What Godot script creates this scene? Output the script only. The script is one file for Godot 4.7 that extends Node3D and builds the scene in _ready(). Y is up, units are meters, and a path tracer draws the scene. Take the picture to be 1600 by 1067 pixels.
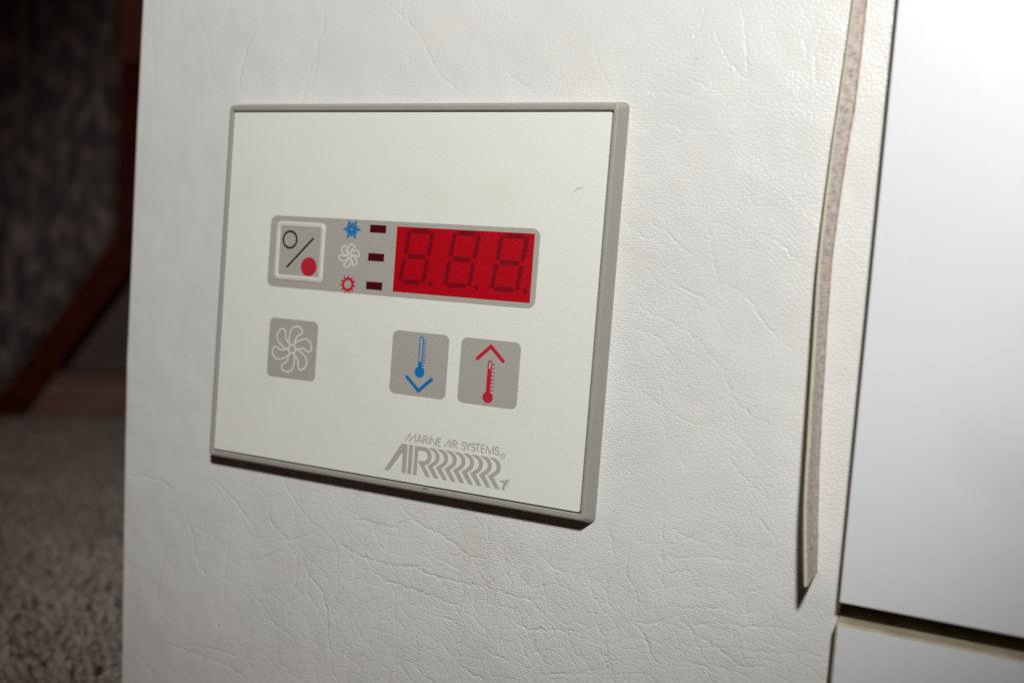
extends Node3D
# Air conditioning control panel on a white vinyl covered wall, beside two white laminate doors.
# Small things are laid out in millimetres (panel centre is the origin, x right, y up, z out of the wall).

const MM := 0.001
const WALL_Z := -4.6            # the vinyl surface, below the faceplate surface
const FLOOR_Y := -150.0
const CAM := Vector3(0.14225, 0.00523, 0.23719)
const CREASES := [
[1.2,-51.5,85.6,-53.8,81.8,-57.1,77.4,-59.8,73.8,-61.9,66.5,-62.8,61.1,-62.7,55],
[1.3,-33.3,84.7,-33.4,80.7,-32.9,77.6,-34.3,73.6,-35.4,68.5,-36.9,63.9,-38.5,59.3,-39.1,54.9],
[0.7,-33.6,73,-34.4,66.9,-35.6,62.3,-35.1,54.9],
[0.6,-83.3,83.3,-78.7,78.7,-75.3,71.6,-74.5,65.1,-70.9,59.1],
[0.5,-54.3,71.6,-54.8,65.8,-53.3,55.2],
[0.6,-100,84.5,-98.9,74.5,-97.4,64.4,-97.1,53.8],
[0.5,-47.9,73,-47.9,66.7,-44.9,60.4],
[1.1,-12.2,83.3,-7.2,79.6,-3.5,76.5,0.5,72.7,2.7,69,6,63.6,11.3,59.2,18.2,54.8],
[0.7,25.5,63.3,30.9,60.8,35.8,57.5,38,55.7],
[0.8,53.6,79.8,53.1,74.5,51.6,69.6,53.2,65.5,55.2,61.4,58.5,56.4],
[0.6,22.9,81.2,21.2,76.6,18.5,71,15.6,66.3],
[0.6,47.4,79.2,41.9,74.9,36.7,70.4,33.2,64.5],
[0.6,38.8,72.2,38.7,67.6],
[0.6,40.5,61.2,39.7,56.6],
[0.9,89.3,76.8,90.6,71.8,91.3,65.6,92.1,59.8],
[0.8,83.6,71.2,86.4,65.3,89.5,62,92.4,59.8,95.2,58.2],
[0.8,71.7,62.4,76.6,60.9,80.1,59.3,86.3,56.7],
[0.7,60.9,58.3,67.8,57.3,76.6,56.3,85.2,54],
[0.8,71.9,49.4,78.3,48,85.7,47.6,91.3,46.3],
[0.8,80.6,79,79.2,73.6,76.6,66.9],
[0.7,63.3,75.1,62.9,69.5,60.9,64],
[0.7,109,72.9,107.4,66.9,108,60.8,109.2,56.9],
[0.6,104.6,69.2,105.9,64.4],
[0.5,85.5,70.7,85.4,69.3],
[0.5,87.5,78.7,84.6,75.7,77,72.8],
[0.8,63.1,25.8,67.8,21.4,74,19.9],
[0.9,69.8,25.1,76.2,21.4,79.7,18.4,83.1,16.8],
[0.8,86,24.5,87.3,17.5,89.4,11.8,90.2,7.4],
[0.9,89.9,11,95.4,8.3,99.2,4.6,102.7,0.1,109.5,-5.4],
[0.8,98.4,22.9,103.8,20.6,107.4,17.3,111.4,15],
[0.8,74.8,11.3,79.6,8.9,84.8,7,89.7,3.4],
[0.8,66.8,5.2,71.9,1.9,78.1,-0.3,84.9,-3.7,90.8,-9,95.6,-13],
[0.7,67,-3.1,74.3,-3.8,78.8,-7.9,83.4,-12],
[0.6,71.8,12.9,74.1,8.5,75.2,1.3],
[0.5,89.8,1.6,91.4,-0.9],
[0.8,77.2,-15.7,78.5,-22.9,80.4,-30.9,81,-35.4],
[0.8,71.3,-18.2,77.7,-21.6,84,-24.5,92.2,-25.2],
[0.9,92.8,-11.3,95,-16,98.9,-20.4,105.6,-23.1],
[1,95.6,-32.4,99.4,-35.9,103.2,-39.3,106,-41.1],
[0.9,96.2,-25.2,99.6,-28.3,102.9,-31.4],
[0.7,80.2,-28.6,83.4,-33.2,85.6,-37.5],
[0.5,95,-16,95.4,-21.3,96.7,-25.1],
[0.6,79.8,-40.2,81.7,-61.2],
[0.6,105.2,-47.4,105.2,-56.8],
[1,-74.2,-73.8,-70.2,-81.2,-67.4,-90.1,-61.7,-93],
[1.2,-64.2,-61.6,-57.2,-65.8,-50.4,-70.5,-45.1,-76.1],
[1,-47.1,-61.6,-42.1,-64.6,-40.4,-71.4,-35.9,-74.5,-32.7,-75.9,-26.1,-72.8,-21.8,-70.2],
[0.9,-37.1,-58.7,-32.1,-63.7,-27.2,-67.9,-21.8,-70.8],
[1,-33.3,-77.9,-29.9,-81.7,-30.1,-89.4,-31.7,-97.5],
[1.3,-27.7,-80.7,-25.1,-85.3,-20.3,-89.4,-18.4,-93.4,-17.1,-101.3,-15.1,-107.8],
[0.9,-49.2,-85.4,-42.2,-83.4,-33.3,-77.9],
[0.9,-48.6,-93.1,-41,-98.1,-35.9,-102.9,-28.8,-105.2],
[1.2,-14.9,-73.9,-6.7,-76.2,3.9,-76.6],
[0.7,-56,-65.6,-56.4,-81.4,-56.6,-94.7,-56.7,-104],
[0.9,-81.2,-83.8,-82.2,-94.3,-83.3,-102.7,-77.4,-110.4],
[0.9,-79.5,-117.7,-68.2,-118.6,-55.6,-119.1,-43.9,-122.3],
[0.8,-89.7,-124.2,-83,-129.6],
[0.8,-42.8,-115.5,-49.3,-115.6,-60.8,-115.6,-72.6,-116.9],
[0.8,-99.5,-66.2,-85.2,-65.4,-77.1,-69.6],
[0.9,-20.2,-71.2,-16.2,-75.4,-15.1,-84,-15.1,-89],
[1,-2.1,-80.2,0.8,-81.5,5,-81.9],
[1.1,-11.9,-65.7,-4.8,-65.4,3,-66.2],
[0.5,-9.9,-104.1,-9.4,-114.5],
[1.3,5.5,-60.1,11.2,-63.5,19.4,-65.8,24.8,-68.6,28.5,-69.8,32.6,-69.1],
[1.2,-8.4,-75.7,-3.7,-77.2,5.7,-76.7,10,-75.9,16.6,-77.2,24.5,-77.6,30.7,-77.3,37.3,-77.6,44.8,-78.2,49.1,-77.5],
[1.3,-3.5,-79.7,0.6,-81.3,10,-82.4,17.6,-83.2,25.1,-84.1],
[1,8.3,-61.1,2.6,-65.9,-5.8,-65.9],
[0.7,16.1,-57.9,16.4,-65.4,16.4,-74.4],
[0.9,25.6,-71.3,24.4,-76.2,26.3,-80.1,24.4,-88.9],
[1,34.2,-70.1,31.5,-74.8,29.9,-80.3,29.8,-85],
[1,33.4,-73.5,35.7,-76.8,35.7,-81.9],
[1,29,-87.5,26.8,-92.2,26.4,-99.4,26.9,-105.4],
[1.3,40.9,-84.5,46.5,-86.1,55,-84.5,62,-84],
[1,38.3,-71.2,40.5,-74.5,40.8,-78.1],
[0.9,48.9,-69.2,49.7,-73.6,51.5,-77.3,50.6,-83.4,55,-84.2],
[1.2,62.4,-67.5,63.3,-72.2,67.2,-74.1],
[1,64,-74.3,65.4,-80.2,68,-83.6,69.7,-88.1],
[1.1,66.8,-85.2,68,-89.4,69.6,-91.7,69.5,-95.3],
[1.1,33.2,-94.1,39.4,-95.9,44.3,-95.7],
[0.8,38.2,-87.9,38.5,-94.3],
[1,27,-101.1,32.8,-102.6,35.5,-103.4],
[1,13.1,-100,19.9,-97.3],
[0.9,13.8,-88.3,23.4,-88.7,26.7,-90.4],
[0.9,44.2,-88.4,46.6,-93.4,48.7,-95.6],
[1,47.9,-86.2,48.8,-91,52.9,-92.9],
[0.8,31.6,-57.7,33.2,-67.6],
[0.8,37.2,-64.5,38.3,-71.2],
[0.8,27.6,-58.3,31.5,-62.3],
[0.7,21.4,-59.4,25.5,-63.8],
[0.8,50.9,-64.8,52.2,-68.6,57.4,-68.5],
[0.9,16.1,-71.6,22.1,-73.4,26.9,-74.3],
[0.8,57.3,-83.7,60.2,-89.4,64,-90.7],
[1,32.4,-85.4,34.3,-89.6,33.2,-94.1],
[0.8,48.9,-97.9,56,-96.2,65.2,-94],
[1,80.5,-48.5,81.6,-60.7,82.3,-66.8,83.8,-71.5,85.9,-71.8],
[1.2,62.4,-68.1,63.1,-71.8,64.2,-74.2,67.4,-74.8],
[1,64.2,-74.2,64.6,-78.4,66.8,-83,68.6,-88.6,69.8,-92.6],
[0.9,67.1,-67.2,68.2,-74.2,71.9,-76.8],
[1.3,75.5,-78.6,78.3,-80.9,80.8,-85,83.5,-87.7],
[1.1,86,-73.5,89.6,-76.4,93,-78.1,98,-80.3,102.1,-82.2,105,-83.1,109.1,-81.8],
[0.9,72.4,-57.8,72.7,-66.6,75.1,-69,75.8,-72.7,75.9,-77.7],
[0.9,74.6,-78,80.5,-77.1,86.1,-74.3],
[0.8,105.1,-46,104.6,-53.6,103.5,-62.2,103.3,-68.7,104.4,-74.8,104.9,-78.7],
[0.8,83.8,-71.9,89.1,-71.6,97.1,-69.9,101.4,-70.2,107.9,-68.7],
[0.7,81.9,-60.2,92,-58,97.9,-57.7,103.4,-57.4],
[0.7,105,-53.4,111,-51.9],
[0.8,103.3,-64.6,106.6,-63.2,109.2,-61.5],
[0.8,101.4,-70.2,101.1,-75.5,101.2,-80.4],
[0.7,88.7,-75.8,97.4,-73.5,103.7,-73.2,109,-71.8,115.8,-71.9],
[0.8,101.8,-79,107.6,-78.5,114.4,-77.7],
[0.9,87.1,-85.6,92.8,-85.1,97.3,-86.1],
[0.7,82.3,-63.9,89.1,-62.2],
[0.8,99.8,-82.7,101.7,-85.9],
[0.7,92.6,-64.4,93.5,-69.9],
[0.8,81.7,-52.5,85.8,-53,88.4,-54.1,93.2,-54.1],
[0.8,102.7,-44.9,106,-47.5,109,-50.9],
[0.8,65.5,-53.6,67.7,-58.2,69.1,-64.3],
[0.8,86.8,-77.8,87.7,-83.4]
]

var mats := {}
var names := {}

# ---------------------------------------------------------------- helpers

func numbered(called: String) -> String:
	var n: int = names.get(called, 0)
	names[called] = n + 1
	return called if n == 0 else "%s_%03d" % [called, n]

func thing(called: String, label: String, category: String, at := Vector3.ZERO, turn := 0.0, group := "") -> Node3D:
	var o := Node3D.new()
	o.name = numbered(called)
	add_child(o)
	o.position = at
	o.rotation.y = turn
	tag(o, label, category, group)
	return o

func tag(o: Node, label: String, category: String, group := "") -> void:
	o.set_meta("label", label)
	o.set_meta("category", category)
	if group:
		o.set_meta("group", group)

func piece(called: String, mesh: Mesh, m: Material, parent: Node = null) -> MeshInstance3D:
	var o := MeshInstance3D.new()
	o.name = called
	o.mesh = mesh
	o.material_override = m
	if parent == null:
		add_child(o, true)
	else:
		parent.add_child(o, true)
	return o

func struct(called: String, mesh: Mesh, m: Material) -> MeshInstance3D:
	var o := piece(called, mesh, m)
	o.set_meta("kind", "structure")
	return o

func mat(called: String, c: Color, rough := 0.5, spec := 0.5) -> StandardMaterial3D:
	var m := StandardMaterial3D.new()
	m.resource_name = called
	m.albedo_color = c
	m.roughness = rough
	m.metallic_specular = spec
	mats[called] = m
	return m

func noise(freq: float, kind := FastNoiseLite.TYPE_SIMPLEX_SMOOTH, sd := 1, octaves := 3) -> FastNoiseLite:
	var n := FastNoiseLite.new()
	n.noise_type = kind
	n.frequency = freq
	n.seed = sd
	n.fractal_octaves = octaves
	if octaves == 1:
		n.fractal_type = FastNoiseLite.FRACTAL_NONE
	return n

func noise_texture(n: FastNoiseLite, size: int, stops: Array = []) -> NoiseTexture2D:
	var t := NoiseTexture2D.new()
	t.width = size
	t.height = size
	t.seamless = true
	t.noise = n
	if stops.size() > 0:
		var g := Gradient.new()
		var off := PackedFloat32Array()
		var col := PackedColorArray()
		for s in stops:
			off.append(s[0])
			col.append(s[1])
		g.offsets = off
		g.colors = col
		t.color_ramp = g
	return t

func begin() -> SurfaceTool:
	var st := SurfaceTool.new()
	st.begin(Mesh.PRIMITIVE_TRIANGLES)
	return st

func tri(st: SurfaceTool, a: Vector3, b: Vector3, c: Vector3, n: Vector3) -> void:
	# clockwise seen from the side that n points to
	if (b - a).cross(c - a).dot(n) > 0.0:
		var t := b
		b = c
		c = t
	for p in [a, b, c]:
		st.set_normal(n)
		st.add_vertex(p)

func quad(st: SurfaceTool, a: Vector3, b: Vector3, c: Vector3, d: Vector3, n: Vector3) -> void:
	tri(st, a, b, c, n)
	tri(st, a, c, d, n)

# a flat printed shape: polygon in mm, at height z mm
func flat_poly(st: SurfaceTool, pts: Array, z: float) -> void:
	var pv := PackedVector2Array()
	for p in pts:
		pv.append(p)
	var idx := Geometry2D.triangulate_polygon(pv)
	for i in range(0, idx.size(), 3):
		tri(st, v2(pv[idx[i]], z), v2(pv[idx[i + 1]], z), v2(pv[idx[i + 2]], z), Vector3.BACK)

func v2(p: Vector2, z: float) -> Vector3:
	return Vector3(p.x, p.y, z) * MM

# a printed line of even width with mitred joints
func stroke(st: SurfaceTool, pts: Array, width: float, z: float, closed := false) -> void:
	var n := pts.size()
	var l := []
	var r := []
	for i in n:
		var p: Vector2 = pts[i]
		var a: Vector2 = pts[(i - 1 + n) % n] if (closed or i > 0) else p
		var b: Vector2 = pts[(i + 1) % n] if (closed or i < n - 1) else p
		var d0 := (p - a).normalized() if a != p else (b - p).normalized()
		var d1 := (b - p).normalized() if b != p else d0
		var t := (d0 + d1).normalized()
		if t == Vector2.ZERO:
			t = d1
		var nn := Vector2(-t.y, t.x)
		var k: float = clampf(1.0 / maxf(nn.dot(Vector2(-d1.y, d1.x)), 0.35), 1.0, 2.4)
		l.append(p + nn * width * 0.5 * k)
		r.append(p - nn * width * 0.5 * k)
	var m := n if closed else n - 1
	for i in m:
		var j := (i + 1) % n
		quad(st, v2(l[i], z), v2(l[j], z), v2(r[j], z), v2(r[i], z), Vector3.BACK)

func circle_pts(c: Vector2, r: float, n := 28) -> Array:
	var out := []
	for i in n:
		out.append(c + Vector2.from_angle(TAU * i / n) * r)
	return out

func rr(hw: float, hh: float, r: float, c := Vector2.ZERO, n := 6) -> Array:
	var out := []
	for q in 4:
		var sx: float = 1.0 if q == 0 or q == 3 else -1.0
		var sy: float = 1.0 if q < 2 else -1.0
		var cc := c + Vector2(sx * (hw - r), sy * (hh - r))
		var a0 := q * PI / 2.0
		var before := Vector2.from_angle(a0)
		var after := Vector2.from_angle(a0 + PI / 2.0)
		out.append(cc + before * r - after * 0.4)
		for i in n + 1:
			out.append(cc + Vector2.from_angle(a0 + PI / 2.0 * i / n) * r)
		out.append(cc + after * r - before * 0.4)
	return out

# skin between rings of equal point count: rings = [[points, z], ...]
func loft(rings: Array, close_front := false, smooth := true) -> ArrayMesh:
	var st := begin()
	for k in rings.size() - 1:
		st.set_smooth_group(k if smooth else -1)
		var a: Array = rings[k][0]
		var b: Array = rings[k + 1][0]
		var za: float = rings[k][1]
		var zb: float = rings[k + 1][1]
		for i in a.size():
			var j := (i + 1) % a.size()
			for p in [v2(a[i], za), v2(b[i], zb), v2(b[j], zb), v2(a[i], za), v2(b[j], zb), v2(a[j], za)]:
				st.add_vertex(p)
	if close_front:
		st.set_smooth_group(77)
		var last: Array = rings[-1][0]
		var pv := PackedVector2Array(last)
		var idx := Geometry2D.triangulate_polygon(pv)
		for i in range(0, idx.size(), 3):
			var t := [pv[idx[i]], pv[idx[i + 1]], pv[idx[i + 2]]]
			var turn: float = (t[1] - t[0]).cross(t[2] - t[0])
			if turn > 0.0:
				t.reverse()
			for p in t:
				st.add_vertex(v2(p, rings[-1][1]))
	st.generate_normals()
	return st.commit()

# a box with chamfered edges, corners in mm
func chamfer_box(a: Vector3, b: Vector3, c: float) -> ArrayMesh:
	var st := begin()
	var mid := (a + b) * 0.5
	var h := (b - a) * 0.5
	for axis in 3:
		for s in [-1.0, 1.0]:
			var n := Vector3.ZERO
			n[axis] = s
			var u := (axis + 1) % 3
			var w := (axis + 2) % 3
			var p := []
			for q in [[-1, -1], [1, -1], [1, 1], [-1, 1]]:
				var e := Vector3.ZERO
				e[axis] = s * h[axis]
				e[u] = q[0] * (h[u] - c)
				e[w] = q[1] * (h[w] - c)
				p.append((mid + e) * MM)
			quad(st, p[0], p[1], p[2], p[3], n)
	for axis in 3:
		var u := (axis + 1) % 3
		var w := (axis + 2) % 3
		for su in [-1.0, 1.0]:
			for sw in [-1.0, 1.0]:
				var n := Vector3.ZERO
				n[u] = su
				n[w] = sw
				var p := []
				for q in [[-1, 0], [1, 0], [1, 1], [-1, 1]]:
					var e := Vector3.ZERO
					e[axis] = q[0] * (h[axis] - c)
					e[u] = su * (h[u] - (c if q[1] == 0 else 0.0))
					e[w] = sw * (h[w] - (0.0 if q[1] == 0 else c))
					p.append((mid + e) * MM)
				quad(st, p[0], p[1], p[2], p[3], n.normalized())
	for sx in [-1.0, 1.0]:
		for sy in [-1.0, 1.0]:
			for sz in [-1.0, 1.0]:
				var s := Vector3(sx, sy, sz)
				tri(st, (mid + s * (h - Vector3(0, c, c))) * MM, (mid + s * (h - Vector3(c, 0, c))) * MM, (mid + s * (h - Vector3(c, c, 0))) * MM, s.normalized())
	return st.commit()

# a prism: polygon in mm in the xy plane, from z0 to z1
func prism(pts: Array, z0: float, z1: float) -> ArrayMesh:
	var st := begin()
	var pv := PackedVector2Array()
	for p in pts:
		pv.append(p)
	var idx := Geometry2D.triangulate_polygon(pv)
	for i in range(0, idx.size(), 3):
		tri(st, v2(pv[idx[i]], z1), v2(pv[idx[i + 1]], z1), v2(pv[idx[i + 2]], z1), Vector3.BACK)
		tri(st, v2(pv[idx[i]], z0), v2(pv[idx[i + 1]], z0), v2(pv[idx[i + 2]], z0), Vector3.FORWARD)
	var area := 0.0
	for i in pv.size():
		area += pv[i].cross(pv[(i + 1) % pv.size()])
	for i in pv.size():
		var a := pv[i]
		var b := pv[(i + 1) % pv.size()]
		var d := (b - a).normalized()
		var n := Vector3(d.y, -d.x, 0.0) * signf(area)
		quad(st, v2(a, z0), v2(b, z0), v2(b, z1), v2(a, z1), n)
	return st.commit()

# ---------------------------------------------------------------- scene

func _ready() -> void:
	set_camera_and_light()
	make_materials()
	build_wall()
	build_background()
	build_doors()
	build_trim_strip()
	build_panel()

func set_camera_and_light() -> void:
	var cam := Camera3D.new()
	cam.name = "camera"
	var att := CameraAttributesPhysical.new()
	att.frustum_focal_length = 34.462
	att.exposure_aperture = 7.2
	att.frustum_focus_distance = 0.262
	att.frustum_near = 0.01
	att.frustum_far = 30.0
	cam.attributes = att
	add_child(cam)
	var fwd := Vector3(-0.4042, -0.0550, -0.91301)
	var up := Vector3(-0.0934, 0.99545, -0.01862)
	cam.transform = Transform3D(Basis(fwd.cross(up).normalized(), up, -fwd).orthonormalized(), CAM)
	cam.near = 0.01
	cam.far = 30.0
	cam.current = true

	var env := Environment.new()
	env.background_mode = Environment.BG_COLOR
	env.background_color = Color(0.155, 0.065, 0.045)
	env.background_energy_multiplier = 1.0
	env.tonemap_mode = Environment.TONE_MAPPER_LINEAR
	env.tonemap_exposure = 1.0
	env.sdfgi_enabled = true
	env.ssao_enabled = true
	env.ssil_enabled = true
	var we := WorldEnvironment.new()
	we.name = "world_environment"
	we.environment = env
	add_child(we)

	# the camera's flash: a small head above, beside and behind the lens, its beam tilted up
	var fl := SpotLight3D.new()
	fl.name = "camera_flash"
	fl.light_energy = 0.201
	fl.light_color = Color(1.0, 1.0, 0.995)
	fl.light_size = 0.02
	fl.spot_angle = 31.5
	fl.spot_angle_attenuation = 0.63
	fl.spot_range = 6.0
	fl.spot_attenuation = 2.0
	fl.shadow_enabled = true
	add_child(fl)
	fl.look_at_from_position(Vector3(0.203, 0.25, 0.357), Vector3(0.05, 0.114, 0.0), Vector3.UP)

func make_materials() -> void:
	var m: StandardMaterial3D
	# white vinyl: grain and creases as relief, a few stains and specks as colour
	m = mat("white_vinyl", Color.WHITE, 0.34, 0.5)
	var maps := vinyl_maps()
	m.albedo_texture = maps[0]
	m.heightmap_enabled = true
	m.heightmap_texture = maps[1]
	m.heightmap_scale = 0.05

	m = mat("bezel_plastic", Color8(170, 167, 157), 0.42, 0.45)
	m.uv1_triplanar = true
	m.uv1_scale = Vector3.ONE * 40.0
	m.heightmap_enabled = true
	m.heightmap_texture = noise_texture(noise(0.05, FastNoiseLite.TYPE_SIMPLEX, 5), 256)
	m.heightmap_scale = 0.003

	var velvet := noise_texture(noise(0.22, FastNoiseLite.TYPE_SIMPLEX, 9, 2), 1024)
	for d in [["faceplate_film", Color8(245, 246, 236)], ["grey_print", Color8(184, 180, 170)], ["pale_print", Color8(222, 219, 206)], ["red_window", Color8(190, 0, 23)], ["dark_red_print", Color8(134, 5, 24)], ["lamp_window", Color8(82, 4, 16)], ["red_print", Color8(203, 38, 62)], ["blue_print", Color8(28, 122, 190)], ["black_print", Color8(26, 22, 20)], ["white_print", Color8(236, 233, 228)], ["logo_print", Color8(190, 185, 172)], ["scuff_grey", Color8(206, 204, 194)]]:
		m = mat(d[0], d[1], 0.4, 0.45)
		m.uv1_triplanar = true
		m.uv1_scale = Vector3.ONE * 12.0
		m.heightmap_enabled = true
		m.heightmap_texture = velvet
		m.heightmap_scale = 0.008

	mats.faceplate_film.albedo_texture = noise_texture(noise(0.006, FastNoiseLite.TYPE_SIMPLEX_SMOOTH, 95, 5), 512, [[0.0, Color(0.99, 0.985, 0.968)], [0.35, Color(1, 0.999, 0.994)], [1.0, Color(1, 1, 1)]])
	mats.bezel_plastic.albedo_texture = noise_texture(noise(0.02, FastNoiseLite.TYPE_SIMPLEX, 96, 5), 256, [[0.0, Color(0.96, 0.955, 0.945)], [0.35, Color(0.99, 0.99, 0.985)], [1.0, Color(1, 1, 1)]])

	m = mat("white_laminate", Color8(236, 238, 240), 0.44, 0.5)
	m.uv1_triplanar = true
	m.uv1_scale = Vector3.ONE * 6.0
	m.albedo_texture = noise_texture(noise(0.004, FastNoiseLite.TYPE_SIMPLEX_SMOOTH, 31, 4), 512, [[0.0, Color(0.962, 0.96, 0.955)], [0.3, Color(0.99, 0.99, 0.988)], [1.0, Color(1, 1, 1)]])
	m.heightmap_enabled = true
	m.heightmap_texture = noise_texture(noise(0.02, FastNoiseLite.TYPE_SIMPLEX, 33, 3), 512)
	m.heightmap_scale = 0.003
	m = mat("beige_edging", Color8(205, 196, 172), 0.4)
	m.uv1_triplanar = true
	m.uv1_scale = Vector3.ONE * 20.0
	m.albedo_texture = noise_texture(noise(0.02, FastNoiseLite.TYPE_SIMPLEX, 41, 4), 256, [[0.0, Color(0.86, 0.84, 0.8)], [1.0, Color(1, 1, 1)]])
	mat("cabinet_dark", Color8(70, 58, 50), 0.7)

	m = mat("cream_plastic", Color8(214, 208, 180), 0.35)
	m = mat("old_glue", Color8(255, 255, 255), 0.8, 0.3)
	m.uv1_triplanar = true
	m.uv1_scale = Vector3.ONE * 30.0
	m.albedo_texture = noise_texture(noise(0.028, FastNoiseLite.TYPE_SIMPLEX, 51, 5), 512, [[0.0, Color8(116, 98, 92)], [0.14, Color8(172, 156, 147)], [0.34, Color8(204, 192, 182)], [0.75, Color8(216, 205, 196)], [1.0, Color8(226, 217, 209)]])
	m.heightmap_enabled = true
	m.heightmap_texture = noise_texture(noise(0.06, FastNoiseLite.TYPE_SIMPLEX, 52, 4), 512)
	m.heightmap_scale = 0.02
	m = mat("glue_edge", Color8(200, 172, 156), 0.7)
	m.uv1_triplanar = true
	m.uv1_scale = Vector3.ONE * 30.0
	m.albedo_texture = noise_texture(noise(0.03, FastNoiseLite.TYPE_SIMPLEX, 54, 4), 256, [[0.0, Color(0.55, 0.5, 0.48)], [0.5, Color(0.9, 0.9, 0.9)], [1.0, Color(1, 1, 1)]])

	m = mat("carpet_backing", Color8(84, 70, 60), 1.0, 0.1)
	m = mat("carpet_yarn", Color.WHITE, 0.85, 0.25)
	m.vertex_color_use_as_albedo = true
	m = mat("dark_plush", Color.WHITE, 0.95, 0.15)
	m.uv1_triplanar = true
	m.uv1_scale = Vector3(11.0, 4.5, 11.0)
	var swirl := noise(0.012, FastNoiseLite.TYPE_SIMPLEX_SMOOTH, 61, 4)
	swirl.domain_warp_enabled = true
	swirl.domain_warp_amplitude = 40.0
	swirl.domain_warp_frequency = 0.01
	m.albedo_texture = noise_texture(swirl, 512, [[0.0, Color8(74, 66, 66)], [0.5, Color8(106, 95, 93)], [0.72, Color8(150, 132, 125)], [1.0, Color8(180, 158, 149)]])
	m.heightmap_enabled = true
	m.heightmap_texture = noise_texture(swirl, 512)
	m.heightmap_scale = 0.5
	m = mat("red_brown_wood", Color8(255, 255, 255), 0.75, 0.2)
	m.uv1_triplanar = true
	m.uv1_scale = Vector3(2.0, 9.0, 9.0)
	m.albedo_texture = noise_texture(noise(0.02, FastNoiseLite.TYPE_SIMPLEX, 71, 4), 256, [[0.0, Color8(64, 20, 6)], [1.0, Color8(92, 34, 10)]])
	m = mat("brown_wood", Color8(255, 255, 255), 0.5)
	m.uv1_triplanar = true
	m.uv1_scale = Vector3(1.5, 10.0, 10.0)
	m.albedo_texture = noise_texture(noise(0.02, FastNoiseLite.TYPE_SIMPLEX, 73, 4), 256, [[0.0, Color8(104, 68, 55)], [1.0, Color8(138, 96, 79)]])
	m = mat("dark_lining", Color8(98, 80, 73), 0.9)

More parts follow.
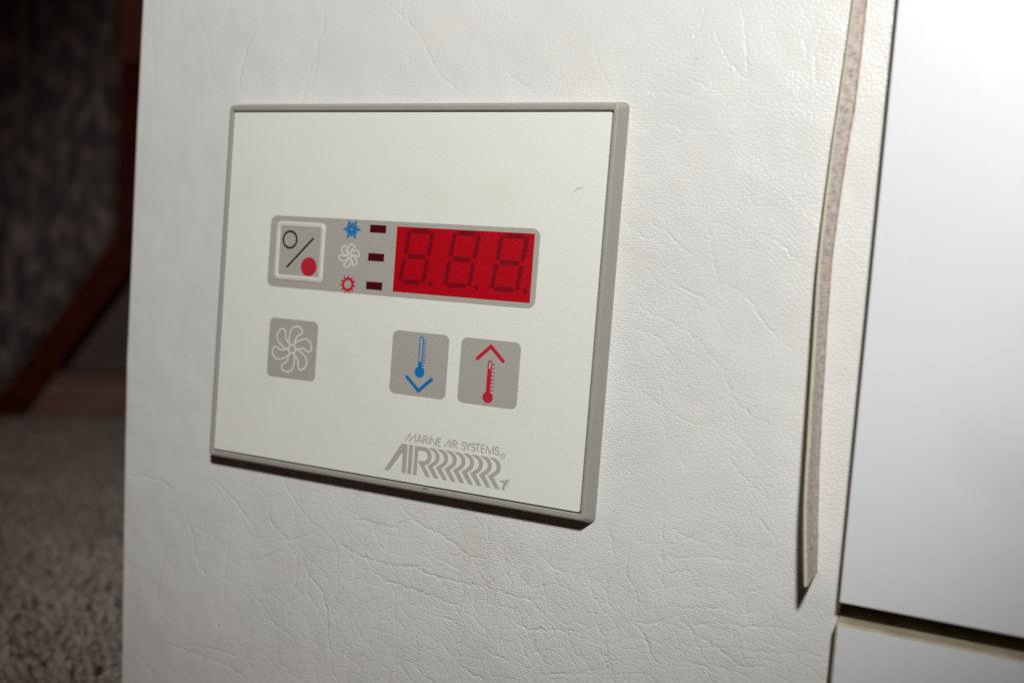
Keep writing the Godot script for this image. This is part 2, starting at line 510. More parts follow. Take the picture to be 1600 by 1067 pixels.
# colour and height of the vinyl, 236 mm square with its top left corner at (-108, 94) mm
func vinyl_maps() -> Array:
	var n := 1600
	var px := 236.0 / n
	var pebble := noise(1.0 / 5.1, FastNoiseLite.TYPE_CELLULAR, 3, 1)
	pebble.cellular_return_type = FastNoiseLite.RETURN_DISTANCE
	pebble.cellular_jitter = 0.62
	pebble.domain_warp_enabled = true
	pebble.domain_warp_amplitude = 2.5
	pebble.domain_warp_frequency = 0.02
	var net := noise(1.0 / 66.0, FastNoiseLite.TYPE_CELLULAR, 8, 1)
	net.cellular_return_type = FastNoiseLite.RETURN_DISTANCE2_SUB
	net.domain_warp_enabled = true
	net.domain_warp_amplitude = 26.0
	net.domain_warp_frequency = 0.012
	var fine := noise(1.0 / 26.0, FastNoiseLite.TYPE_CELLULAR, 12, 1)
	fine.cellular_return_type = FastNoiseLite.RETURN_DISTANCE2_SUB
	fine.domain_warp_enabled = true
	fine.domain_warp_amplitude = 12.0
	fine.domain_warp_frequency = 0.03
	var broad := noise(1.0 / 330.0, FastNoiseLite.TYPE_SIMPLEX_SMOOTH, 15, 3)
	var swell := noise(1.0 / 120.0, FastNoiseLite.TYPE_SIMPLEX_SMOOTH, 16, 2)
	var bp := pebble.get_image(n, n, false, false, true).get_data()
	var bn := net.get_image(n, n, false, false, true).get_data()
	var bf := fine.get_image(n, n, false, false, true).get_data()
	var bb := broad.get_image(n, n, false, false, true).get_data()
	var bs := swell.get_image(n, n, false, false, true).get_data()
	var crease := PackedFloat32Array()
	crease.resize(n * n)
	var rng := RandomNumberGenerator.new()
	rng.seed = 77
	var wob := noise(0.05, FastNoiseLite.TYPE_SIMPLEX, 21, 2)
	for c in CREASES:
		var w: float = c[0]
		var pts := []
		for i in range(1, c.size(), 2):
			pts.append(Vector2((c[i] + 108.0) / px, (94.0 - c[i + 1]) / px))
		var total := 0.0
		for i in pts.size() - 1:
			total += pts[i].distance_to(pts[i + 1])
		var done := 0.0
		for i in pts.size() - 1:
			var a: Vector2 = pts[i]
			var b: Vector2 = pts[i + 1]
			var pa: Vector2 = pts[maxi(i - 1, 0)]
			var pb: Vector2 = pts[mini(i + 2, pts.size() - 1)]
			var len := a.distance_to(b)
			var steps := maxi(2, int(len / 0.8))
			for k in steps:
				var t := float(k) / steps
				var p := a.cubic_interpolate(b, pa, pb, t)
				p += Vector2(wob.get_noise_2d(p.x, p.y), wob.get_noise_2d(p.y + 500.0, p.x)) * 3.0
				var along := (done + len * t) / total
				var amp := w * (0.35 + 0.65 * sin(PI * along)) * (0.75 + 0.5 * wob.get_noise_2d(p.x * 0.6 + 900.0, p.y * 0.6))
				var cx := int(p.x)
				var cy := int(p.y)
				for dy in range(-4, 5):
					var y := cy + dy
					if y < 0 or y >= n:
						continue
					for dx in range(-4, 5):
						var x := cx + dx
						if x < 0 or x >= n:
							continue
						var d2 := (p.x - x) * (p.x - x) + (p.y - y) * (p.y - y)
						var v := amp * exp(-d2 / 4.6)
						var at := y * n + x
						if v > crease[at]:
							crease[at] = v
			done += len
	var lut_net := PackedFloat32Array()
	var lut_fine := PackedFloat32Array()
	for i in 256:
		var f := i / 255.0
		lut_net.append(exp(-f * f / 0.0016))
		lut_fine.append(exp(-f * f / 0.006))
	var h := PackedFloat32Array()
	h.resize(n * n)
	for y in n:
		# the cloth is puckered most where it is pulled round the lower part of the wall
		var ymm := 94.0 - y * px
		var low := clampf((-35.0 - ymm) / 45.0, 0.0, 1.0)
		var row := y * n
		for x in n:
			var at := row + x
			var b := bb[at] / 255.0
			var xmm := x * px - 108.0
			var left := clampf((-10.0 - xmm) / 70.0, 0.0, 1.0)
			var grain := (0.23 - 0.16 * left) * (0.55 + 0.7 * b) * (1.0 - 0.25 * low)
			var v := 0.6 - grain * bp[at] / 255.0
			v -= 0.15 * lut_net[bn[at]] * clampf(b * 1.6 - 0.45 + 0.35 * low, 0.0, 1.0) * (0.35 + 0.65 * low) * (1.0 - 0.65 * left)
			v -= 0.14 * lut_fine[bf[at]] * clampf(1.1 * low - 0.5 + (1.0 - b) * 0.5, 0.0, 1.0) * (1.0 - 0.6 * left)
			v -= (0.2 + 0.08 * maxf(low, left)) * crease[at]
			v += 0.5 * (bs[at] / 255.0 - 0.5)
			h[at] = v
	var height := Image.create_from_data(n, n, false, Image.FORMAT_RF, h.to_byte_array())

	var cn := 1024
	var col := Image.create(cn, cn, false, Image.FORMAT_RGB8)
	var base := Color8(237, 236, 233)
	var mott := noise(0.006, FastNoiseLite.TYPE_SIMPLEX_SMOOTH, 18, 4).get_image(cn, cn).get_data()
	var bytes := PackedByteArray()
	bytes.resize(cn * cn * 3)
	for i in cn * cn:
		var k := 0.975 + 0.025 * mott[i] / 255.0
		bytes[i * 3] = int(237 * k)
		bytes[i * 3 + 1] = int(236 * k)
		bytes[i * 3 + 2] = int(233 * k * (0.985 + 0.015 * mott[(i + 3777) % (cn * cn)] / 255.0))
	col = Image.create_from_data(cn, cn, false, Image.FORMAT_RGB8, bytes)
	# yellowish stains, in mm: x, y, radius, strength
	var blot := noise(0.03, FastNoiseLite.TYPE_SIMPLEX, 23, 3)
	for s in [[27.5, -69, 8.0, 0.10], [45.0, -72, 2.0, 0.28], [33, -78, 4.0, 0.10], [-10, -58.5, 2.2, 0.22], [-2.0, -66, 3.0, 0.14], [-33.0, -84.0, 8.0, 0.05], [-96, -80, 10, 0.07], [97, -33, 0.9, 0.35], [40, -66, 5.0, 0.07]]:
		var r: float = s[2]
		for y in range(int((94.0 - s[1] - r) / 236.0 * cn), int((94.0 - s[1] + r) / 236.0 * cn) + 1):
			for x in range(int((s[0] + 108.0 - r) / 236.0 * cn), int((s[0] + 108.0 + r) / 236.0 * cn) + 1):
				if x < 0 or y < 0 or x >= cn or y >= cn:
					continue
				var d := Vector2(x * 236.0 / cn - 108.0 - s[0], 94.0 - y * 236.0 / cn - s[1]).length() / r
				var f: float = clampf(1.0 - d + 0.5 * blot.get_noise_2d(x * 2.0, y * 2.0), 0.0, 1.0) * s[3] * 0.65
				col.set_pixel(x, y, col.get_pixel(x, y).lerp(Color8(190, 160, 110), f))
	# dark specks of dirt
	for i in 46:
		var x := rng.randi_range(60, cn - 20)
		var y := rng.randi_range(10, cn - 20)
		var c := Color8(96, 84, 78).lerp(base, rng.randf_range(0.1, 0.7))
		col.set_pixel(x, y, c)
		if rng.randf() < 0.3:
			col.set_pixel(x + rng.randi_range(0, 1), y + 1, c.lerp(base, 0.3))
	return [ImageTexture.create_from_image(col), ImageTexture.create_from_image(height)]

# ---------------------------------------------------------------- the wall

func build_wall() -> void:
	var left := [[260.0, -105.8], [160.0, -105.5], [88.0, -105.0], [47.0, -104.6], [5.7, -103.8], [-28.0, -103.3], [-78.0, -100.9], [-135.0, -97.7], [-151.0, -96.8]]
	var st := begin()
	var xr := 124.95
	for k in left.size() - 1:
		var rows := []
		for e in [left[k], left[k + 1]]:
			var y: float = e[0]
			var x: float = e[1]
			var row := [Vector3(x, y, -40.0), Vector3(x, y, WALL_Z - 2.0)]
			for i in 5:
				var a := PI / 2.0 * (i + 1) / 5.0
				row.append(Vector3(x + 2.0 - 2.0 * cos(a), y, WALL_Z - 2.0 + 2.0 * sin(a)))
			row.append(Vector3(20.0, y, WALL_Z))
			row.append(Vector3(xr - 1.0, y, WALL_Z))
			row.append(Vector3(xr - 0.3, y, WALL_Z - 0.3))
			row.append(Vector3(xr, y, WALL_Z - 1.0))
			row.append(Vector3(xr, y, -40.0))
			rows.append(row)
		var nrm := []
		for i in rows[0].size():
			var p: Vector3 = rows[0][maxi(i - 1, 0)]
			var q: Vector3 = rows[0][mini(i + 1, rows[0].size() - 1)]
			var d := q - p
			var nn := Vector3(-d.z, 0.0, d.x).normalized()
			if i == 6 or i == 7 or i == 8:
				nn = Vector3.BACK
			if i <= 1:
				nn = Vector3.LEFT
			if i >= rows[0].size() - 2:
				nn = Vector3.RIGHT
			nrm.append(nn)
		for i in rows[0].size() - 1:
			for q in [[0, i], [0, i + 1], [1, i + 1], [0, i], [1, i + 1], [1, i]]:
				var p: Vector3 = rows[q[0]][q[1]]
				st.set_normal(nrm[q[1]])
				st.set_uv(Vector2((p.x + 108.0) / 236.0, (94.0 - p.y) / 236.0))
				st.add_vertex(p * MM)
	struct("wall", st.commit(), mats.white_vinyl)

# ---------------------------------------------------------------- what is seen past the wall's end

func build_background() -> void:
	var turn := deg_to_rad(47.2)
	var frame := Transform3D(Basis(Vector3.UP, turn), Vector3(CAM.x, 0.0, CAM.z))

	var bm := BoxMesh.new()
	bm.size = Vector3(3.0, 0.02, 4.0)
	var fl := struct("floor", bm, mats.carpet_backing)
	fl.transform = frame * Transform3D(Basis.IDENTITY, Vector3(-0.2, FLOOR_Y * MM - 0.011, -1.0))

	# carpet pile: bent tufts of twisted yarn
	var st := begin()
	var rings := []
	var prof := [[0.0, 1.5], [2.2, 1.75], [4.2, 1.8], [5.6, 1.5], [6.4, 0.8]]
	for i in prof.size():
		var ring := []
		for k in 6:
			var a := TAU * k / 6.0 + i * 0.35
			ring.append(Vector3(cos(a) * prof[i][1] + pow(prof[i][0] / 6.4, 2.0) * 1.2, prof[i][0], sin(a) * prof[i][1]) * MM)
		rings.append(ring)
	st.set_smooth_group(0)
	for i in rings.size() - 1:
		for k in 6:
			var j := (k + 1) % 6
			for p in [rings[i][k], rings[i + 1][k], rings[i + 1][j], rings[i][k], rings[i + 1][j], rings[i][j]]:
				st.add_vertex(p)
	for k in 6:
		for p in [rings[-1][k], Vector3(1.3, 6.7, 0.0) * MM, rings[-1][(k + 1) % 6]]:
			st.add_vertex(p)
	st.generate_normals()
	var rng := RandomNumberGenerator.new()
	rng.seed = 4
	var spots := []
	var tone := noise(14.0, FastNoiseLite.TYPE_SIMPLEX, 91, 2)
	var step := 0.0037
	var z := -0.24
	while z > -0.98:
		var x := -0.20
		while x < 0.15:
			spots.append(Vector3(x + rng.randf_range(-0.5, 0.5) * step, 0.0, z + rng.randf_range(-0.5, 0.5) * step))
			x += step
		z -= step
	var mm := MultiMesh.new()
	mm.transform_format = MultiMesh.TRANSFORM_3D
	mm.use_colors = true
	mm.mesh = st.commit()
	mm.instance_count = spots.size()
	for i in spots.size():
		var s: Vector3 = spots[i]
		var b := Basis(Vector3.UP, rng.randf() * TAU) * Basis(Vector3.RIGHT, rng.randf_range(-0.9, 0.9))
		var f := rng.randf_range(0.62, 1.05)
		mm.set_instance_transform(i, frame * Transform3D(b.scaled(Vector3(f * 1.35, f * rng.randf_range(0.4, 1.35), f * 1.35)), Vector3(s.x, FLOOR_Y * MM, s.z)))
		var t := 0.5 + 0.35 * tone.get_noise_2d(s.x, s.z) + rng.randf_range(-0.3, 0.3)
		mm.set_instance_color(i, Color(0.24, 0.198, 0.165).lerp(Color(0.38, 0.315, 0.265), clampf(t, 0.0, 1.0)))
	var pile := MultiMeshInstance3D.new()
	pile.name = "carpet_pile"
	pile.multimesh = mm
	pile.material_override = mats.carpet_yarn
	add_child(pile)
	tag(pile, "grey brown cut pile carpet on the floor past the wall's end", "carpet")
	pile.set_meta("kind", "stuff")

	# low wooden step at the far edge of the carpet
	var sp := thing("wooden_step", "low brown wooden step at the far edge of the carpet", "step", frame * Vector3(0.0, FLOOR_Y * MM, -0.99), turn)
	piece("riser", chamfer_box(Vector3(-300, 0, -16), Vector3(220, 37, 0), 1.5), mats.brown_wood, sp)
	piece("tread", chamfer_box(Vector3(-300, 37.2, -200), Vector3(220, 45, 3), 2.0), mats.brown_wood, sp)

	# far lining behind the step
	var bl := BoxMesh.new()
	bl.size = Vector3(0.9, 0.22, 0.02)
	var lin := struct("wall_far", bl, mats.dark_lining)
	lin.transform = frame * Transform3D(Basis.IDENTITY, Vector3(0.0, FLOOR_Y * MM + 0.1552, -1.03))

	# settee side: dark plush with slanting wooden trim
	var se := thing("settee", "dark grey plush settee side with slanting red brown wood trim", "settee", frame * Vector3(0.0, 0.0, -0.972), turn)
	piece("upholstery", plush_panel([Vector2(-351, -148.2), Vector2(-83.1, -148.2), Vector2(17.5, 25.6), Vector2(11.7, 182.4), Vector2(7, 353.2), Vector2(-351, 353.2)], -14, 0), mats.dark_plush, se)
	piece("trim_board", prism([Vector2(-351, -149.6), Vector2(-58.5, -149.6), Vector2(38.6, 7.4), Vector2(18.1, 26.7), Vector2(-82.5, -147.3), Vector2(-351, -147.3)], -14, 6), mats.red_brown_wood, se)
	piece("corner_post", prism([Vector2(19, 27.6), Vector2(52.6, 7.4), Vector2(44.5, 184.7), Vector2(12.9, 181.2)], -13, 2.5), mats.red_brown_wood, se)

func plush_panel(pts: Array, z0: float, z1: float) -> ArrayMesh:
	# a padded slab: the front swells a little from its rim
	var inner := []
	var mid := Vector2.ZERO
	for p in pts:
		mid += p
	mid /= pts.size()
	for p in pts:
		inner.append(p + (mid - p).normalized() * 9.0)
	return loft([[pts, z0], [pts, z1 - 8.0], [inner, z1]], true, false)

# ---------------------------------------------------------------- cabinet doors

func build_doors() -> void:
	var cab := thing("cabinet", "white laminate cabinet with two doors parted by a dark gap", "cabinet", Vector3(0.125, FLOOR_Y * MM, 0.0))
	piece("carcass", chamfer_box(Vector3(0.5, 0, -60), Vector3(290, 405, -20), 0.5), mats.cabinet_dark, cab)
	door(cab, "larger glossy white upper door", Vector2(125.2, -61.3), Vector2(405, 255), 1.2, 0.05)
	door(cab, "white lower door with beige edging", Vector2(124.9, -146), Vector2(405, -66.0), 1.2, 0.55)

func door(cab: Node3D, label: String, a: Vector2, b: Vector2, zf: float, inset: float) -> void:
	var o := cab.position / MM
	var cw := 0.35
	var d := piece("door", chamfer_box(Vector3(a.x + inset, a.y + inset, zf - 0.7) - o, Vector3(b.x - inset, b.y - inset, zf) - o, 0.03 if inset > 0.2 else 0.25), mats.white_laminate, cab)
	d.set_meta("label", label)
	piece("edging", chamfer_box(Vector3(a.x, a.y, zf - 17.0) - o, Vector3(b.x, b.y, zf - 0.04 - (0.75 if inset < 0.2 else 0.0)) - o, cw), mats.beige_edging, d)

# ---------------------------------------------------------------- the loose trim strip

func build_trim_strip() -> void:
	# [front edge x, y, height off the wall, foot x, foot y]
	var sec := [[116.76, 130.00, 2.80, 119.55, 131.00], [116.06, 100.00, 2.80, 118.85, 101.00], [115.46, 76.98, 2.80, 118.25, 77.68], [114.54, 54.00, 3.40, 117.85, 54.68], [114.12, 42.31, 4.00, 117.01, 42.99], [113.75, 18.00, 5.00, 115.90, 18.43], [114.60, -4.22, 6.40, 116.38, -4.23], [115.51, -26.35, 7.80, 117.16, -27.05], [116.26, -41.02, 8.80, 118.12, -42.29], [118.11, -57.91, 10.00, 119.20, -56.49]]
	var base := Vector3(118.0, 0.0, WALL_Z)
	var o := thing("trim_strip", "loose cream edging strip standing off the vinyl, brown glue on its side", "trim", base * MM)
	var front := []
	var foot := []
	for k in sec.size() - 1:
		for i in 5:
			if i == 4 and k < sec.size() - 2:
				continue
			var t := i / 4.0
			var a: Array = sec[k]
			var b: Array = sec[k + 1]
			var p: Array = sec[maxi(k - 1, 0)]
			var q: Array = sec[mini(k + 2, sec.size() - 1)]
			var v := []
			for c in 5:
				v.append(cubic_interpolate(a[c], b[c], p[c], q[c], t))
			front.append(Vector3(v[0], v[1], WALL_Z + v[2]) - base)
			foot.append(Vector3(v[3] - 0.25, v[4], WALL_Z + 0.05) - base)
	var cream := begin()
	var glue := begin()
	var rim := begin()
	var secs_c := []
	var secs_g := []
	var secs_r := []
	for i in front.size():
		var f: Vector3 = front[i]
		var g: Vector3 = foot[i]
		var dir := (f - g).normalized()
		var along := Vector3.UP
		var side := along.cross(dir).normalized()     # away from the camera's side
		if side.x > 0.0:
			side = -side
		var th := 0.6
		var gl := 0.22 + 0.05 * sin(i * 2.1)
		secs_c.append([g, f - dir * 0.12, f + side * 0.15, f + side * (th - 0.15), f + side * th - dir * 0.15, g + side * th])
		var g0 := g - side * gl
		secs_g.append([g + dir * 0.55, g0 + dir * 0.55, f - side * gl * 0.7 - dir * 0.35, f - dir * 0.25])
		secs_r.append([g - dir * 0.02, g - side * (gl + 0.12), g - side * (gl + 0.06) + dir * 0.6, g + dir * 0.55])
	for d in [[cream, secs_c], [glue, secs_g], [rim, secs_r]]:
		sweep(d[0], d[1])
	piece("plastic_strip", cream.commit(), mats.cream_plastic, o)
	piece("glue_layer", glue.commit(), mats.old_glue, o)
	piece("glue_edge", rim.commit(), mats.glue_edge, o)

func sweep(st: SurfaceTool, secs: Array) -> void:
	var m: int = secs[0].size()
	for i in secs.size() - 1:
		for k in m:
			var j := (k + 1) % m
			st.set_smooth_group(-1)
			for p in [secs[i][k], secs[i][j], secs[i + 1][j], secs[i][k], secs[i + 1][j], secs[i + 1][k]]:
				st.add_vertex(p * MM)
	for e in [secs[0], secs[-1]]:
		for k in range(1, m - 1):
			for p in [e[0], e[k], e[k + 1]]:
				st.add_vertex(p * MM)
	st.generate_normals()

# ---------------------------------------------------------------- the control panel

func print_part(called: String, st: SurfaceTool, m: String, parent: Node) -> MeshInstance3D:
	return piece(called, st.commit(), mats[m], parent)

func build_panel() -> void:
	var p := thing("control_panel", "air conditioner control panel with grey bezel and red display on the vinyl wall", "control panel", Vector3.ZERO)
	# bezel
	piece("bezel", loft([
		[rr(60.25, 51.6, 0.25), -3.0], [rr(60.3, 51.65, 0.25), 0.05], [rr(60.45, 51.8, 0.3), 0.28], [rr(60.7, 52.1, 0.4), 0.36],
		[rr(61.25, 52.85, 0.8), 0.36], [rr(61.5, 53.1, 1.0), 0.25], [rr(61.68, 53.3, 1.1), -0.05],
		[rr(62.85, 54.5, 1.5), -4.0], [rr(62.95, 54.65, 1.5), WALL_Z - 0.2]]), mats.bezel_plastic, p)
	var burr := piece("mould_burr", prism([Vector2(-0.8, 0), Vector2(-0.3, 0.28), Vector2(0.5, 0.3), Vector2(0.9, 0.05), Vector2(0.3, -0.1)], 0.0, 0.35), mats.bezel_plastic, p)
	burr.position = Vector3(14.6, -51.95, 0.3) * MM
	# faceplate: film on a plate
	var fp := piece("faceplate", loft([[rr(59.8, 51.1, 0.3), -2.6], [rr(59.97, 51.22, 0.4), -0.06], [rr(59.9, 51.15, 0.4), 0.0]], true), mats.faceplate_film, p)
	var st := begin()
	flat_poly(st, [Vector2(51.2, 30.8), Vector2(52.2, 31.45), Vector2(53.5, 31.95), Vector2(53.9, 32.25), Vector2(53.2, 32.2), Vector2(52.0, 31.8), Vector2(51.4, 31.25)], 0.03)
	print_part("scuff_mark", st, "scuff_grey", fp)

	# grey strip with button, icons, lamps and display
	st = begin()
	flat_poly(st, rr(43.4, 10.5, 2.2, Vector2(-0.4, 10.5)), 0.03)
	print_part("grey_strip", st, "grey_print", p)

	# power button with a raised pale rim
	var pb := piece("power_button", loft([[rr(8.8, 8.72, 1.6, Vector2(-33.06, 10.72)), 0.03], [rr(8.55, 8.47, 1.5, Vector2(-33.06, 10.72)), 0.22], [rr(8.2, 8.12, 1.3, Vector2(-33.06, 10.72)), 0.32], [rr(7.6, 7.5, 0.9, Vector2(-33.06, 10.72)), 0.32], [rr(7.25, 7.2, 0.6, Vector2(-33.06, 10.72)), 0.2], [rr(7.05, 7.0, 0.5, Vector2(-33.06, 10.72)), 0.04]]), mats.pale_print, p)
	st = begin()
	flat_poly(st, rr(7.12, 7.07, 0.5, Vector2(-33.06, 10.72)), 0.06)
	print_part("key_face", st, "grey_print", pb)
	st = begin()
	stroke(st, circle_pts(Vector2(-36.5, 14.12), 2.42, 36), 0.6, 0.09, true)
	print_part("off_ring", st, "black_print", pb)
	st = begin()
	stroke(st, [Vector2(-28.2, 14.98), Vector2(-37.1, 5.95)], 0.6, 0.09)
	print_part("slash", st, "black_print", pb)
	st = begin()
	flat_poly(st, circle_pts(Vector2(-29.26, 6.58), 2.78, 36), 0.09)
	print_part("on_dot", st, "red_print", pb)

	# indicator lamps
	for y in [18.64, 10.66, 2.6]:
		st = begin()
		flat_poly(st, [Vector2(-9.2, y - 1.1), Vector2(-3.93, y - 1.1), Vector2(-3.93, y + 1.1), Vector2(-9.2, y + 1.1)], 0.06)
		print_part("indicator_lamp", st, "lamp_window", p)
	snowflake(p, Vector2(-15.25, 18.12))
	st = begin()
	fan_icon(st, Vector2(-15.54, 10.59), 0.485, 0.36, 0.06)
	print_part("fan_symbol", st, "white_print", p)
	st = begin()
	stroke(st, circle_pts(Vector2(-15.39, 2.42), 1.62, 32), 0.82, 0.06, true)
	for i in 11:
		var d := Vector2.from_angle(PI / 2.0 + TAU * i / 11.0)
		stroke(st, [Vector2(-15.39, 2.42) + d * 1.9, Vector2(-15.39, 2.42) + d * 2.65], 0.42, 0.064)
	print_part("sun_symbol", st, "red_print", p)

	# display window with three dark seven-segment digits
	st = begin()
	flat_poly(st, [Vector2(-0.38, 1.46), Vector2(41.46, 1.46), Vector2(41.46, 19.64), Vector2(-0.38, 19.64)], 0.06)
	var win := print_part("display_window", st, "red_window", p)
	for x in [3.76, 17.95, 32.1]:
		digit(win, Vector2(x - 2.0, 4.35))

	# fan key
	st = begin()
	flat_poly(st, rr(8.65, 8.75, 1.6, Vector2(-33.2, -17.95)), 0.03)
	var fk := print_part("fan_key", st, "grey_print", p)
	st = begin()
	fan_icon(st, Vector2(-33.31, -17.95), 1.0, 0.5, 0.06)
	print_part("fan_symbol", st, "white_print", fk)

	# cooler key
	st = begin()
	flat_poly(st, rr(8.93, 8.87, 1.7, Vector2(9.68, -18.03)), 0.03)
	var ck := print_part("cooler_key", st, "grey_print", p)
	thermometer(ck, "blue_print", Vector2(10.07, -20.1), -10.25, -17.2, 10)
	st = begin()
	chevron(st, [Vector2(6.2, -21.87), Vector2(10.12, -25.3), Vector2(13.95, -21.79)])
	print_part("down_arrow", st, "blue_print", ck)

	# warmer key
	st = begin()
	flat_poly(st, rr(8.85, 8.9, 1.7, Vector2(31.18, -18.1)), 0.03)
	var wk := print_part("warmer_key", st, "grey_print", p)
	thermometer(wk, "red_print", Vector2(31.41, -24.64), -14.75, -16.95, 8)
	st = begin()
	chevron(st, [Vector2(27.46, -14.57), Vector2(31.25, -10.95), Vector2(35.11, -14.53)])
	print_part("up_arrow", st, "red_print", wk)

	lettering(p)

func fan_icon(st: SurfaceTool, c: Vector2, s: float, width: float, z: float) -> void:
	var blade := [Vector2(-1.0, 0.95), Vector2(-1.17, 2.2), Vector2(-1.18, 3.2), Vector2(-1.12, 4.2), Vector2(-0.95, 5.1), Vector2(-0.55, 5.9), Vector2(0.1, 6.55), Vector2(0.95, 6.85), Vector2(1.85, 6.8), Vector2(2.65, 6.5), Vector2(3.2, 6.0), Vector2(3.35, 5.4), Vector2(3.1, 4.85), Vector2(2.45, 4.4), Vector2(1.75, 4.0), Vector2(1.3, 3.4), Vector2(1.05, 2.6), Vector2(0.88, 1.25)]
	stroke(st, circle_pts(c, 1.2 * s, 20), width, z, true)
	for k in 6:
		var a := -TAU * k / 6.0
		var pts := []
		for q in blade:
			pts.append(c + (q * s).rotated(a))
		stroke(st, pts, width, z + 0.004 * (k + 1))

func snowflake(p: Node, c: Vector2) -> void:
	var st := begin()
	for k in 6:
		var a := TAU * k / 6.0
		var d := Vector2.from_angle(a)
		var sd := Vector2(-d.y, d.x)
		var z := 0.06 + 0.004 * k
		flat_poly(st, [c + d * 0.5 + sd * 0.26, c + d * 0.5 - sd * 0.26, c + d * 2.6 - sd * 0.26, c + d * 3.2, c + d * 2.6 + sd * 0.26], z)
		for s in [-1.0, 1.0]:
			stroke(st, [c + d * 0.9, c + d * 1.65 + sd * 0.72 * s], 0.3, z + 0.002)
			stroke(st, [c + d * 1.6, c + d * 2.2 + sd * 0.5 * s], 0.3, z + 0.003)
		var e := Vector2.from_angle(a + PI / 6.0)
		stroke(st, [c + e * 0.5, c + e * 2.1], 0.34, z + 0.028)
	stroke(st, circle_pts(c, 0.55, 12), 0.4, 0.12, true)
	print_part("snowflake_symbol", st, "blue_print", p)

func chevron(st: SurfaceTool, pts: Array) -> void:
	var w := 1.02
	stroke(st, pts, w, 0.06)
	for e in [pts[0], pts[2]]:
		flat_poly(st, circle_pts(e, w / 2.0, 14), 0.064)

func thermometer(key: Node, m: String, bulb: Vector2, top: float, fill: float, ticks: int) -> void:
	var st := begin()
	flat_poly(st, circle_pts(bulb, 1.56, 28), 0.06)
	var x := bulb.x - 0.05
	var r := 0.5
	flat_poly(st, [Vector2(x - r - 0.14, bulb.y + 0.8), Vector2(x + r + 0.14, bulb.y + 0.8), Vector2(x + r + 0.14, fill), Vector2(x - r - 0.14, fill)], 0.064)
	var tube := [Vector2(x - r, fill - 0.05)]
	for i in 9:
		tube.append(Vector2(x, top - r - 0.1) + Vector2.from_angle(PI - PI * i / 8.0) * r)
	tube.append(Vector2(x + r, fill - 0.05))
	stroke(st, tube, 0.34, 0.068)
	var y0 := top - 1.0
	var y1 := bulb.y + 1.9
	for i in ticks:
		var y := lerpf(y0, y1, i / float(ticks - 1))
		stroke(st, [Vector2(x + r + 0.05, y - 0.02), Vector2(x + r + 1.0, y)], 0.27, 0.072)
	print_part("thermometer_symbol", st, m, key)

func digit(win: Node, o: Vector2) -> void:
	# slanted digit, o is its lower left corner; 15 mm high, leaning right
	var lean := 0.135
	var hw := 7.7
	var hh := 14.6
	var t := 1.3
	var at := func(x: float, y: float) -> Vector2: return o + Vector2(x + y * lean, y)
	var horiz := func(y: float) -> Array: return [at.call(1.0, y - t / 2), at.call(hw - 1.6, y - t / 2), at.call(hw - 1.2, y), at.call(hw - 1.6, y + t / 2), at.call(1.0, y + t / 2), at.call(0.8, y)]
	var vert := func(x: float, y0: float, y1: float) -> Array: return [at.call(x - t / 2, y0 + 0.25), at.call(x + t / 2, y0 + 0.25), at.call(x + t / 2, y1 - 0.25), at.call(x - t / 2, y1 - 0.25)]
	for pts in [horiz.call(0.2), horiz.call(hh / 2), horiz.call(hh - 0.2), vert.call(0.0, 0.0, hh / 2 - 0.3), vert.call(0.0, hh / 2 + 0.3, hh), vert.call(hw - 0.4, 0.0, hh / 2 - 0.3), vert.call(hw - 0.4, hh / 2 + 0.3, hh)]:
		var st := begin()
		flat_poly(st, pts, 0.09)
		print_part("digit_segment", st, "dark_red_print", win)
	var s2 := begin()
	flat_poly(s2, circle_pts(o + Vector2(hw + 2.1, 0.1), 0.68, 18), 0.09)
	print_part("decimal_point", s2, "dark_red_print", win)

func arc(c: Vector2, r: Vector2, a0: float, a1: float, n := 10) -> Array:
	var out := []
	for i in n + 1:
		var a := deg_to_rad(lerpf(a0, a1, i / float(n)))
		out.append(c + Vector2(cos(a) * r.x, sin(a) * r.y))
	return out

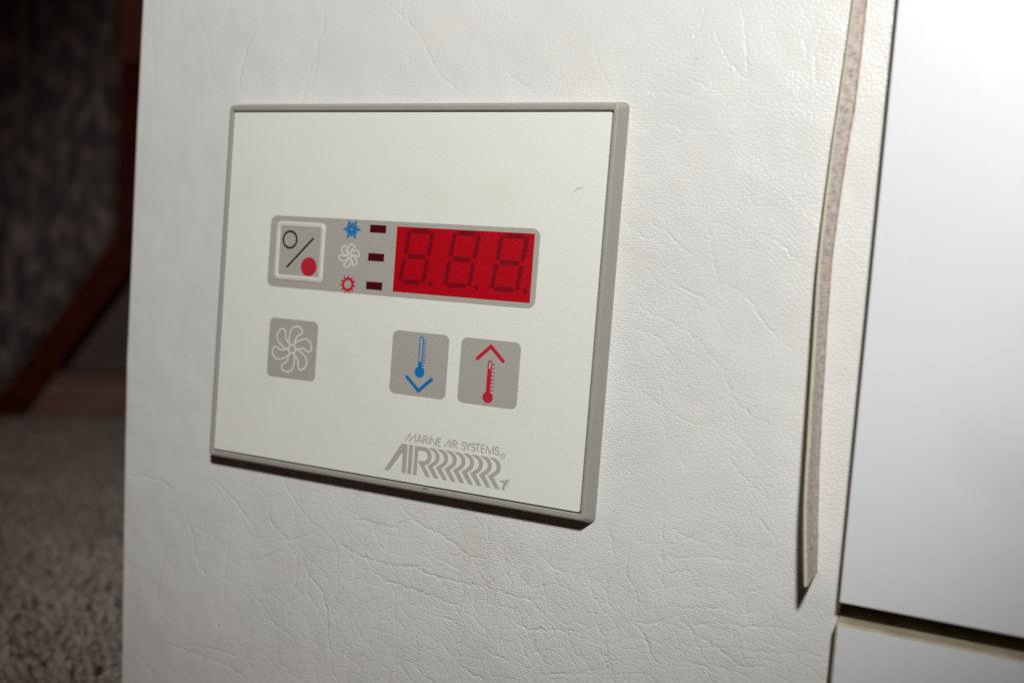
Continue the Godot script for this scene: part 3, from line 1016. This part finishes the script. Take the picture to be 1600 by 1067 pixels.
func lettering(p: Node) -> void:
	var text := Node3D.new()
	text.name = "maker_lettering"
	p.add_child(text)
	var yb := -39.66
	var yt := -37.56
	var ym := -38.6
	var w := 0.35
	var ess := func(x: float) -> Array:
		var c := Vector2(x + 0.55, 0)
		return arc(Vector2(c.x, yt - 0.56), Vector2(0.52, 0.52), 20, 240, 10) + arc(Vector2(c.x, yb + 0.58), Vector2(0.56, 0.56), 75, -160, 12)
	var arr := func(x: float) -> Array: return [[Vector2(x, yb), Vector2(x, yt + 0.1)], [Vector2(x, yt)] + arc(Vector2(x + 0.5, (yt + ym) / 2), Vector2(0.55, 0.52), 90, -90, 8) + [Vector2(x, ym)], [Vector2(x + 0.55, ym), Vector2(x + 1.25, yb)]]
	var eee := func(x: float) -> Array: return [[Vector2(x, yb), Vector2(x, yt)], [Vector2(x, yt), Vector2(x + 0.95, yt)], [Vector2(x, ym), Vector2(x + 0.9, ym)], [Vector2(x, yb), Vector2(x + 0.95, yb)]]
	var letters := [
		[[Vector2(7.05, yb), Vector2(8.5, yt), Vector2(8.58, yb), Vector2(10.2, yt), Vector2(10.22, yb)]],
		[[Vector2(10.66, yb), Vector2(11.58, yt), Vector2(12.57, yb)], [Vector2(11.0, -39.05), Vector2(12.2, -39.05)]],
		arr.call(12.9), [[Vector2(14.65, yb), Vector2(14.65, yt)]],
		[[Vector2(15.15, yb), Vector2(15.2, yt), Vector2(16.8, yb), Vector2(16.85, yt)]], eee.call(17.4),
		[[Vector2(19.5, yb), Vector2(20.95, yt), Vector2(20.95, yb)]], [[Vector2(21.5, yb), Vector2(21.5, yt)]], arr.call(22.15),
		[ess.call(24.75)], [[Vector2(25.95, yt), Vector2(26.7, ym), Vector2(27.5, yt)], [Vector2(26.7, ym), Vector2(26.7, yb)]], [ess.call(27.75)],
		[[Vector2(28.85, yt), Vector2(30.3, yt)], [Vector2(29.58, yt), Vector2(29.58, yb)]], eee.call(30.7),
		[[Vector2(32.15, yb), Vector2(32.3, yt), Vector2(33.3, yb), Vector2(34.3, yt), Vector2(34.42, yb)]], [ess.call(34.8)]]
	for l in letters:
		var st := begin()
		var z := 0.03
		for s in l:
			stroke(st, s, w, z)
			z += 0.004
		print_part("letter", st, "logo_print", text)
	var rs := begin()
	stroke(rs, circle_pts(Vector2(37.1, -39.7), 0.72, 22), 0.17, 0.03, true)
	stroke(rs, [Vector2(36.9, -40.05), Vector2(36.9, -39.35)], 0.18, 0.034)
	stroke(rs, [Vector2(36.9, -39.4), Vector2(37.25, -39.45), Vector2(37.25, -39.65), Vector2(36.95, -39.7), Vector2(37.3, -40.05)], 0.16, 0.038)
	print_part("registered_mark", rs, "logo_print", text)

	# the large striped logo
	var logo := Node3D.new()
	logo.name = "maker_logo"
	p.add_child(logo)
	var st := begin()
	flat_poly(st, [Vector2(0.95, -48.78), Vector2(2.5, -48.78), Vector2(6.35, -43.2), Vector2(6.6, -43.5), Vector2(6.6, -48.8), Vector2(7.98, -48.8), Vector2(7.98, -40.62), Vector2(6.0, -40.62)], 0.03)
	print_part("letter", st, "logo_print", logo)
	st = begin()
	flat_poly(st, [Vector2(8.45, -48.8), Vector2(9.75, -48.8), Vector2(9.75, -40.62), Vector2(8.45, -40.62)], 0.03)
	print_part("letter", st, "logo_print", logo)
	st = begin()
	flat_poly(st, [Vector2(10.3, -48.8), Vector2(11.5, -48.8), Vector2(11.5, -40.62), Vector2(10.3, -40.62)], 0.03)
	var bowl := [Vector2(11.49, -40.62), Vector2(13.2, -40.62)] + arc(Vector2(13.3, -43.15), Vector2(2.52, 2.52), 86, -68, 14) + [Vector2(13.66, -45.62), Vector2(15.85, -48.8), Vector2(14.5, -48.8), Vector2(11.9, -45.3), Vector2(11.55, -44.72), Vector2(12.6, -44.62)] + arc(Vector2(13.05, -43.18), Vector2(1.52, 1.42), -80, 88, 12) + [Vector2(11.49, -41.78)]
	flat_poly(st, bowl, 0.034)
	print_part("letter", st, "logo_print", logo)
	for i in 8:
		st = begin()
		var dx := 2.655 * (i - 7)
		var sh := [Vector2(33.2, -40.62), Vector2(34.25, -40.52)] + arc(Vector2(34.35, -43.05), Vector2(2.5, 2.5), 84, -52, 13) + [Vector2(34.95, -45.75), Vector2(37.03, -48.8), Vector2(35.62, -48.8), Vector2(33.25, -45.75), Vector2(34.2, -45.0)] + arc(Vector2(34.15, -43.0), Vector2(1.5, 1.62), -60, 70, 11)
		var pts := []
		for q in sh:
			pts.append(q + Vector2(dx, 0.0))
		flat_poly(st, pts, 0.03)
		print_part("stripe", st, "logo_print", logo)
	st = begin()
	flat_poly(st, [Vector2(37.55, -48.75), Vector2(37.75, -47.8), Vector2(38.1, -47.0), Vector2(36.85, -46.55), Vector2(37.05, -46.3), Vector2(38.25, -46.35), Vector2(38.75, -45.85), Vector2(39.15, -45.7), Vector2(40.0, -46.2), Vector2(39.35, -46.2), Vector2(39.0, -46.75), Vector2(38.75, -47.5), Vector2(38.3, -48.3), Vector2(38.7, -48.8)], 0.03)
	flat_poly(st, [Vector2(39.15, -46.45), Vector2(39.45, -47.1), Vector2(39.3, -47.95), Vector2(39.1, -48.0), Vector2(39.2, -47.2)], 0.034)
	print_part("bird_emblem", st, "logo_print", logo)
